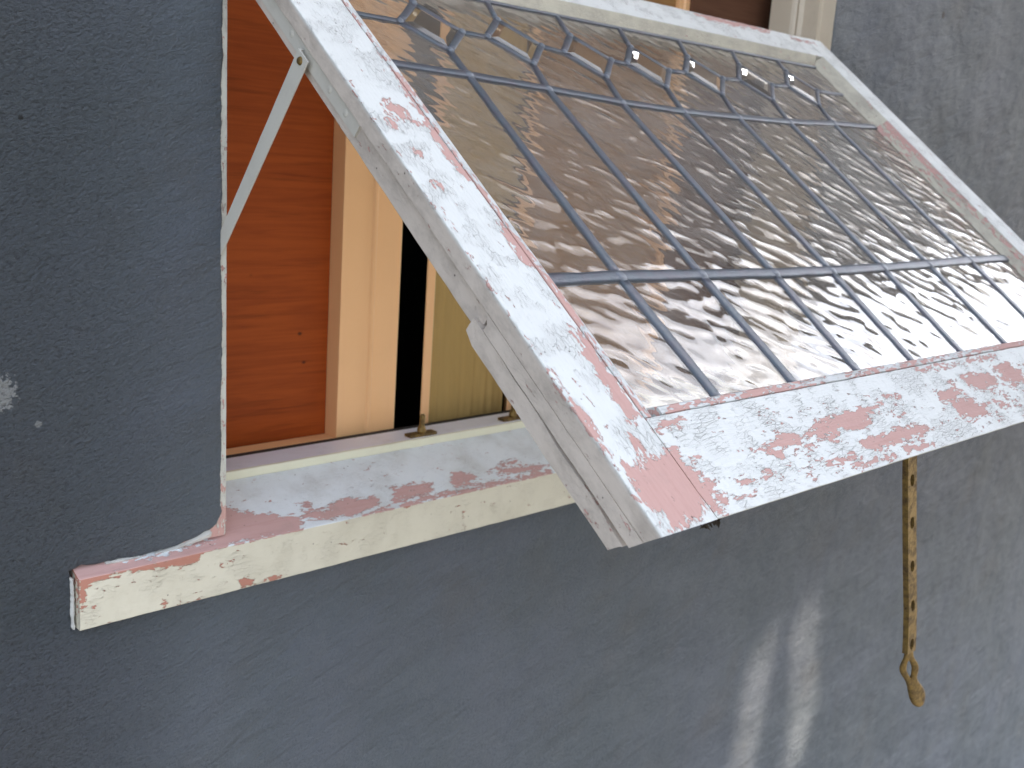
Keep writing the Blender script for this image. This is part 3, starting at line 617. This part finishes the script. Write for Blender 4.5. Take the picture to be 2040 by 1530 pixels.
for i in range(8):
    dl, dr = (0 if i == 0 else 1), (0 if i == 7 else 1)
    pane('glass_pane', [(bot_[i], GB), (bot_[i + 1], GB), (low_[i + 1], lowv[i + 1]), (low_[i], lowv[i])], M_GLASS)
    pane('glass_pane', [(low_[i], lowv[i]), (low_[i + 1], lowv[i + 1]), (upp_[i + 1], uppv[i + 1]), (upp_[i], uppv[i])], M_GLASS)
    p = [(upp_[i], uppv[i]), (upp_[i + 1], uppv[i + 1])]
    p += [(dia_[i + 1], diav[i + 1] - HY), (dia_[i + 1] - HX, diav[i + 1])] if dr else [(GR, diav[i + 1])]
    p += [(dia_[i] + HX, diav[i]), (dia_[i], diav[i] - HY)] if dl else [(GL, diav[i])]
    pane('glass_pane', p, M_GLASS)
    p = [(dia_[i] + HX, diav[i])] if dl else [(GL, diav[i])]
    p += [(dia_[i + 1] - HX, diav[i + 1]), (dia_[i + 1], diav[i + 1] + HY)] if dr else [(GR, diav[i + 1])]
    p += [(rai_[i + 1], GT), (rai_[i], GT)]
    if dl: p += [(dia_[i], diav[i] + HY)]
    pane('glass_pane', p, M_GLASS)
for i in range(1, 8):
    bm = bmesh.new(); cu, cv = dia_[i], diav[i]
    q = [(1, 0), (0, 1), (-1, 0), (0, -1)]; k = 0.62; hb = 0.0036 if i in (4, 6) else 0.0024
    a0 = [bm.verts.new(S(cu + HX * x, cv + HY * y, GW)) for x, y in q]
    a1 = [bm.verts.new(S(cu + HX * k * x, cv + HY * k * y, GW - hb)) for x, y in q]
    a2 = [bm.verts.new(S(cu + HX * x, cv + HY * y, GW + 0.003)) for x, y in q]
    bm.faces.new(a1); bm.faces.new(a2[::-1])
    for j in range(4):
        bm.faces.new((a0[j], a0[(j + 1) % 4], a1[(j + 1) % 4], a1[j])); bm.faces.new((a0[j], a2[j], a2[(j + 1) % 4], a0[(j + 1) % 4]))
    link('bevelled_pane', bm, M_BEVEL, sash)
# lead cames
bm = bmesh.new()
def came(pts, wd=0.0060, lift=0.0, taper=None):
    P = [Vector(p) for p in pts]; path = []
    for a, b_ in zip(P, P[1:]):
        k = max(1, int((b_ - a).length / 0.012)); path += [a + (b_ - a) * j / k for j in range(k)]
    path.append(P[-1])
    prof = [(-1, 0.0), (-0.97, 0.0008), (-0.70, 0.0016), (-0.3, 0.0018), (0.3, 0.0018), (0.70, 0.0016), (0.97, 0.0008), (1, 0.0)]
    prev = None
    for i, p in enumerate(path):
        d = (path[min(i + 1, len(path) - 1)] - path[max(i - 1, 0)]).normalized(); nn = Vector((-d.y, d.x))
        o = nn * 0.0008 * noise.noise((p.x * 35, p.y * 35, 2.0)); hw = (wd if taper is None else wd + (taper - wd) * i / len(path)) * (1 + 0.13 * noise.noise((p.x * 50, p.y * 50, 7.0)))
        for side in (0,):
            ring = [bm.verts.new(S((p + o + nn * (x * hw)).x, (p + o + nn * (x * hw)).y, GW - lift - h * (0.45 + 0.55 * min(1.0, hw / 0.006)))) for x, h in prof]
            ring += [bm.verts.new(S((p + o + nn * (x * hw)).x, (p + o + nn * (x * hw)).y, GW + 0.003 + h)) for x, h in prof[::-1]]
        if prev:
            for j in range(len(ring)): bm.faces.new((prev[j], prev[(j + 1) % len(ring)], ring[(j + 1) % len(ring)], ring[j]))
        else: bm.faces.new(ring[::-1])
        prev = ring
    bm.faces.new(prev)
for i in range(1, 8):
    came([(bot_[i], GB), (low_[i], lowv[i])]); came([(low_[i], lowv[i]), (upp_[i], uppv[i]), (dia_[i], diav[i] - HY)], 0.0054, taper=0.0044)
    q = [(dia_[i] + HX, diav[i]), (dia_[i], diav[i] + HY), (dia_[i] - HX, diav[i]), (dia_[i], diav[i] - HY)]
    for j in range(4): came([q[j], q[(j + 1) % 4]], 0.0040)
    came([(dia_[i], diav[i] + HY), (rai_[i], GT)], 0.0036)
came([(a, b_) for a, b_ in zip(low_, lowv)], 0.0062, 0.0004); came([(a, b_) for a, b_ in zip(upp_, uppv)], 0.0052, 0.0003)
for i in range(8):
    came([(dia_[i] + (HX if i else 0), diav[i]), (dia_[i + 1] - (HX if i < 7 else 0), diav[i + 1])], 0.0036)
came([(GL, GT - 0.006), (GR, GT - 0.006)], 0.0042, 0.0002); came([(GR - 0.003, GB), (GR - 0.003, GT)], 0.0050, 0.0002)
def solder(u, v, r):
    N = 12; rr = [r * (1 + 0.25 * noise.noise((u * 90 + k, v * 90, k * 1.7))) for k in range(N)]
    c = bm.verts.new(S(u, v, GW - 0.0033)); r1 = [bm.verts.new(S(u + rr[k] * 0.6 * math.cos(k * 2 * math.pi / N), v + rr[k] * 0.6 * math.sin(k * 2 * math.pi / N), GW - 0.0029)) for k in range(N)]
    r2 = [bm.verts.new(S(u + rr[k] * math.cos(k * 2 * math.pi / N), v + rr[k] * math.sin(k * 2 * math.pi / N), GW - 0.0012)) for k in range(N)]
    for k in range(N):
        bm.faces.new((c, r1[k], r1[(k + 1) % N])).material_index = 1; bm.faces.new((r1[k], r2[k], r2[(k + 1) % N], r1[(k + 1) % N])).material_index = 1
for i in range(1, 8): solder(low_[i], lowv[i], 0.0072); solder(upp_[i], uppv[i], 0.0056)
for i in range(1, 8):
    for q in ((HX, 0), (-HX, 0), (0, -HY), (0, HY)): solder(dia_[i] + q[0], diav[i] + q[1], 0.0040)
for e_ in bm.edges:
    if len(e_.link_faces) == 2 and e_.calc_face_angle(0) > 0.42: e_.smooth = False
link('lead_came', bm, [M_LEAD, M_SOLDER], sash, smooth=True)

# ---- stay track screwed to the edge of the left stile
bm = bmesh.new()
xo = U0 + 0.0035
v = [(0.4105, 0.0163), (0.4110, 0.0295), (0.69, 0.0305), (0.69, 0.0163)]
f0 = [bm.verts.new(S(xo, a, b_)) for a, b_ in v]; f1 = [bm.verts.new(S(xo + 0.003, a, b_)) for a, b_ in v]
bm.faces.new(f0); bm.faces.new(f1[::-1])
for i in range(4): bm.faces.new((f0[i], f0[(i + 1) % 4], f1[(i + 1) % 4], f1[i]))
link('stay_track', bm, M_METALW, sash)
for vv_ in (0.432, 0.462, 0.536):
    bm = bmesh.new(); N = 12
    c = bm.verts.new(S(xo - 0.0004, vv_, 0.023)); r1 = [bm.verts.new(S(xo - 0.0009, vv_ + 0.0022 * math.cos(k * 2 * math.pi / N), 0.023 + 0.0022 * math.sin(k * 2 * math.pi / N))) for k in range(N)]
    r2 = [bm.verts.new(S(xo + 0.0002, vv_ + 0.0036 * math.cos(k * 2 * math.pi / N), 0.023 + 0.0036 * math.sin(k * 2 * math.pi / N))) for k in range(N)]
    for k in range(N): bm.faces.new((c, r1[k], r1[(k + 1) % N])); bm.faces.new((r1[k], r2[k], r2[(k + 1) % N], r1[(k + 1) % N]))
    link('screw', bm, M_METALW, sash, smooth=True)

# ---------------------------------------------------------------- steel stay arm from the jamb to the sash
A0 = Vector((0, -0.119, 0.5165)); A1 = Vector((0, 0.040, 0.3160))
d = (A1 - A0); ln = d.length; d.normalize(); pn = Vector((0, -d.z, d.y))
SM = (Matrix.Translation((U0, YB, ZB)) @ Matrix.Rotation(math.atan2(CP, SP), 4, 'X')).inverted()
def to_sash(bm): bmesh.ops.transform(bm, matrix=SM, verts=bm.verts[:])
AO = Vector((0.1440, A0.y, A0.z))
bm = bmesh.new()
def arm_pl(a, b, l):
    p = d * l + pn * a * (1.0 - 0.25 * (l / ln)); return AO + Vector((b, p.y, p.z))
prism(bm, rounded([(-0.0092, 0.0), (0.0092, 0.0), (0.0092, 0.0045), (0.0074, 0.0045), (0.0074, 0.0018), (-0.0092, 0.0018)], 0.0005), arm_pl, -0.006, ln, 0.02, 0.05, jit=0.0002)
to_sash(bm); arm = link('stay_arm', bm, M_METALW, sash)
bm = bmesh.new(); N = 14; r_, x_ = 0.0040, -0.0016
c = bm.verts.new(AO + Vector((x_, 0.0, 0.0))); r1 = [bm.verts.new(AO + Vector((x_, r_ * 0.7 * math.cos(k * 2 * math.pi / N), r_ * 0.7 * math.sin(k * 2 * math.pi / N)))) for k in range(N)]
r2 = [bm.verts.new(AO + Vector((0.0006, r_ * math.cos(k * 2 * math.pi / N), r_ * math.sin(k * 2 * math.pi / N)))) for k in range(N)]
for k in range(N): bm.faces.new((c, r1[k], r1[(k + 1) % N])); bm.faces.new((r1[k], r2[k], r2[(k + 1) % N], r1[(k + 1) % N]))
to_sash(bm); link('rivet', bm, M_BRASS, arm, smooth=True)

# ---------------------------------------------------------------- brass peg stay hanging from the bottom rail
ys = -0.5050
t = tag(empty('casement_stay', (0.5360, ys, 0.2115)), 'tarnished brass peg stay with holes hanging below the sash', 'casement stay')
org = Vector((0.5360, ys, 0.2115))
cl = [(0.5310, 0.2350), (0.5365, 0.2150), (0.5425, 0.1945), (0.5527, 0.1620), (0.5635, 0.1280), (0.5730, 0.0990), (0.5825, 0.0710), (0.5925, 0.0420), (0.6000, 0.0080)]
def clp(z):
    for (xa, za), (xb, zb) in zip(cl, cl[1:]):
        if zb <= z <= za: return xa + (xb - xa) * (za - z) / (za - zb)
    return cl[-1][0]
holes = [0.192, 0.149, 0.1035, 0.0600, 0.0170]
bm = bmesh.new()
W2, TH = 0.0084, 0.0055
zs = [0.235]
for h in holes: zs += [h + 0.0062, h + 0.0045, h, h - 0.0045, h - 0.0062]
zs += [0.0075]
def row(z, xs, y): return [bm.verts.new(Vector((clp(z) + x, y, z)) - org) for x in xs]
hw = {}
for h in holes:
    for dz, q in ((0.0062, 0.0001), (0.0045, 0.0030), (0.0, 0.0040), (-0.0045, 0.0030), (-0.0062, 0.0001)): hw[round(h + dz, 5)] = q
rows = []
for z in zs:
    q = hw.get(round(z, 5), 0.0001)
    rows.append((row(z, (-W2, -q, q, W2), ys - TH / 2), row(z, (-W2, -q, q, W2), ys + TH / 2), q))
for (f0, b0, q0), (f1, b1, q1) in zip(rows, rows[1:]):
    hole_ = q0 > 0.001 or q1 > 0.001
    for j in (0, 1, 2):
        if j == 1 and hole_: continue
        bm.faces.new((f0[j], f0[j + 1], f1[j + 1], f1[j])); bm.faces.new((b0[j], b1[j], b1[j + 1], b0[j + 1]))
    bm.faces.new((f0[0], f1[0], b1[0], b0[0])); bm.faces.new((f0[3], b0[3], b1[3], f1[3]))
    if hole_:
        bm.faces.new((f0[1], b0[1], b1[1], f1[1])); bm.faces.new((f0[2], f1[2], b1[2], b0[2]))
link('peg_bar', bm, M_BRASS, t)
# twisted ring and thumb end
bm = bmesh.new()
ctr = [(0.6000, 0.0085, 0.0078, 0.0, 0), (0.6008, 0.0035, 0.0052, 0.3, 0), (0.6020, -0.0015, 0.0066, 0.5, 0.0), (0.6045, -0.0070, 0.0098, 0.6, 0.0016), (0.6070, -0.0130, 0.0108, 0.6, 0.0030), (0.6100, -0.0190, 0.0092, 0.6, 0.0014),
       (0.6135, -0.0245, 0.0070, 0.5, 0), (0.6190, -0.0310, 0.0068, 0.4, 0), (0.6260, -0.0380, 0.0088, 0.3, 0), (0.6330, -0.0460, 0.0112, 0.2, 0), (0.6390, -0.0545, 0.0112, 0.2, 0), (0.6430, -0.0620, 0.0078, 0.2, 0), (0.6445, -0.0655, 0.0026, 0.2, 0)]
prev = None
for i, (x, z, hw_, tw, ho) in enumerate(ctr):
    ax = Vector((math.cos(tw), -math.sin(tw), 0.15)).normalized(); th = Vector((math.sin(tw), math.cos(tw), 0)) * (0.0024 if i < 8 else 0.0036)
    c = Vector((x, ys, z)) - org; ho = max(ho, 0.0002)
    f = [bm.verts.new(c + ax * s_ - th) for s_ in (-hw_, -ho, ho, hw_)]; g = [bm.verts.new(c + ax * s_ + th) for s_ in (-hw_, -ho, ho, hw_)]
    if prev:
        pf, pg, ph = prev; hol = ho > 0.001 or ph > 0.001
        for j in (0, 1, 2):
            if j == 1 and hol: continue
            bm.faces.new((pf[j], pf[j + 1], f[j + 1], f[j])); bm.faces.new((pg[j], g[j], g[j + 1], pg[j + 1]))
        bm.faces.new((pf[0], f[0], g[0], pg[0])); bm.faces.new((pf[3], pg[3], g[3], f[3]))
        if hol: bm.faces.new((pf[1], pg[1], g[1], f[1])); bm.faces.new((pf[2], f[2], g[2], pg[2]))
    else: bm.faces.new(f + g[::-1])
    prev = (f, g, ho)
bm.faces.new(prev[0] + prev[1][::-1])
th_ = link('thumb_end', bm, M_BRASS, t, smooth=True)
md = th_.modifiers.new('sub', 'SUBSURF'); md.levels = 2; md.render_levels = 2

# ---------------------------------------------------------------- two brass pins on the ledge
def pin(x, y, label):
    t = tag(empty('stay_pin', (x, y, 0.0953)), label, 'stay pin', 'brass stay pins on the window ledge')
    bm = bmesh.new(); box(bm, (-0.0215, -0.0060, -0.0002), (0.0215, 0.0075, 0.0038), 0.0009); link('pin_plate', bm, M_BRASS, t)
    bm = bmesh.new(); tube(bm, [(0, 0, 0.0024), (0, 0, 0.0085), (0, 0, 0.0090), (0.0003, 0, 0.0115), (0.0003, 0, 0.0120), (0.0006, 0, 0.0260), (0.0006, 0, 0.0275)], [0.0056, 0.0056, 0.0050, 0.0048, 0.0036, 0.0034, 0.0020], 14); link('pin_post', bm, M_BRASS, t, smooth=True)
    return t
pin(0.4785, 0.1040, 'brass stay pin on ledge in front of the dark gap')
pin(0.6420, 0.1060, 'brass stay pin on ledge half hidden by the sash stile')

# ---------------------------------------------------------------- dead leaf bits caught under the sash corner
def debris(name, loc, n, spread, label, cat):
    bm = bmesh.new()
    for k in range(n):
        c = Vector((random.uniform(-1, 1) * spread[0], random.uniform(-1, 1) * spread[1], random.uniform(-1, 0.5) * spread[2]))
        a = Vector([random.uniform(-1, 1) for _ in range(3)]).normalized() * random.uniform(0.002, 0.005); b_ = a.cross(Vector([random.uniform(-1, 1) for _ in range(3)])).normalized() * random.uniform(0.0006, 0.0018)
        c2 = a.cross(b_).normalized() * 0.0004
        vs = [bm.verts.new(c + p) for p in (a, b_, -a, -b_)]; vt = [bm.verts.new(c + p * 0.8 + c2) for p in (a, b_, -a, -b_)]
        bm.faces.new(vs); bm.faces.new(vt[::-1])
        for j in range(4): bm.faces.new((vs[j], vt[j], vt[(j + 1) % 4], vs[(j + 1) % 4]))
    return tag(link(name, bm, M_DEBRIS, loc=loc), label, cat)
debris('dead_insect', (0.221, -0.517, 0.2205), 26, (0.009, 0.004, 0.003), 'dark dried insect husk stuck under the sash bottom corner joint', 'insect')

# ---------------------------------------------------------------- added unseen screen: blocks the sun, slits shaped to cast the wall patches
YSC = -1.8
def hit(x, z, yq=YSC):                       # where a sun ray to wall point (x, z) crosses the screen
    k = (yq - YW) / L.y; return x + L.x * k, z + L.z * k
slits = [([(1.228, -0.33, 0.3), (1.222, -0.40, 0.9), (1.212, -0.52, 1.0), (1.200, -0.66, 0.9)], 0.063),
         ([(1.352, -0.29, 0.3), (1.366, -0.37, 0.95), (1.385, -0.47, 0.9), (1.405, -0.56, 1.15), (1.390, -0.63, 1.0), (1.375, -0.70, 0.8)], 0.064)]
t = tag(empty('added_sun_screen', (0, YSC, -1.3)), 'added unseen board screen that blocks the sun and shapes the wall patches', 'screen')
bm = bmesh.new()
xl = 0.7
zt, zb_ = 4.7, 0.0
def bd(x0, x1, z0, z1): box(bm, (x0, YSC - 0.012, z0), (x1, YSC, z1))
for pts, w_ in slits:
    pp = [(*hit(x, z), k) for x, z, k in pts]
    x0 = min(p[0] - p[2] * w_ / 2 for p in pp) - 0.01; x1 = max(p[0] + p[2] * w_ / 2 for p in pp) + 0.01
    bd(xl, x0, zb_, zt); xl = x1
    bd(x0, x1, pp[0][1], zt); bd(x0, x1, zb_, pp[-1][1])
    for s_ in (-1, 1):
        xe = x0 if s_ < 0 else x1
        vs = [(xe, pp[0][1])] + [(p[0] + s_ * p[2] * w_ / 2, p[1]) for p in pp] + [(xe, pp[-1][1])]
        f = [bm.verts.new((x, YSC - 0.012, z)) for x, z in vs]; g = [bm.verts.new((x, YSC, z)) for x, z in vs]
        bm.faces.new(f); bm.faces.new(g[::-1])
        for i in range(len(vs)): bm.faces.new((f[i], f[(i + 1) % len(vs)], g[(i + 1) % len(vs)], g[i]))
bd(xl, 7.6, zb_, zt)
for px_ in (0.7, 3.0, 5.2, 6.9): box(bm, (px_, YSC + 0.001, -1.3), (px_ + 0.09, YSC + 0.09, zt))
ob = link('sun_mask_boards', bm, M_SCREEN, t); ob.location = (0, -YSC, 1.3)
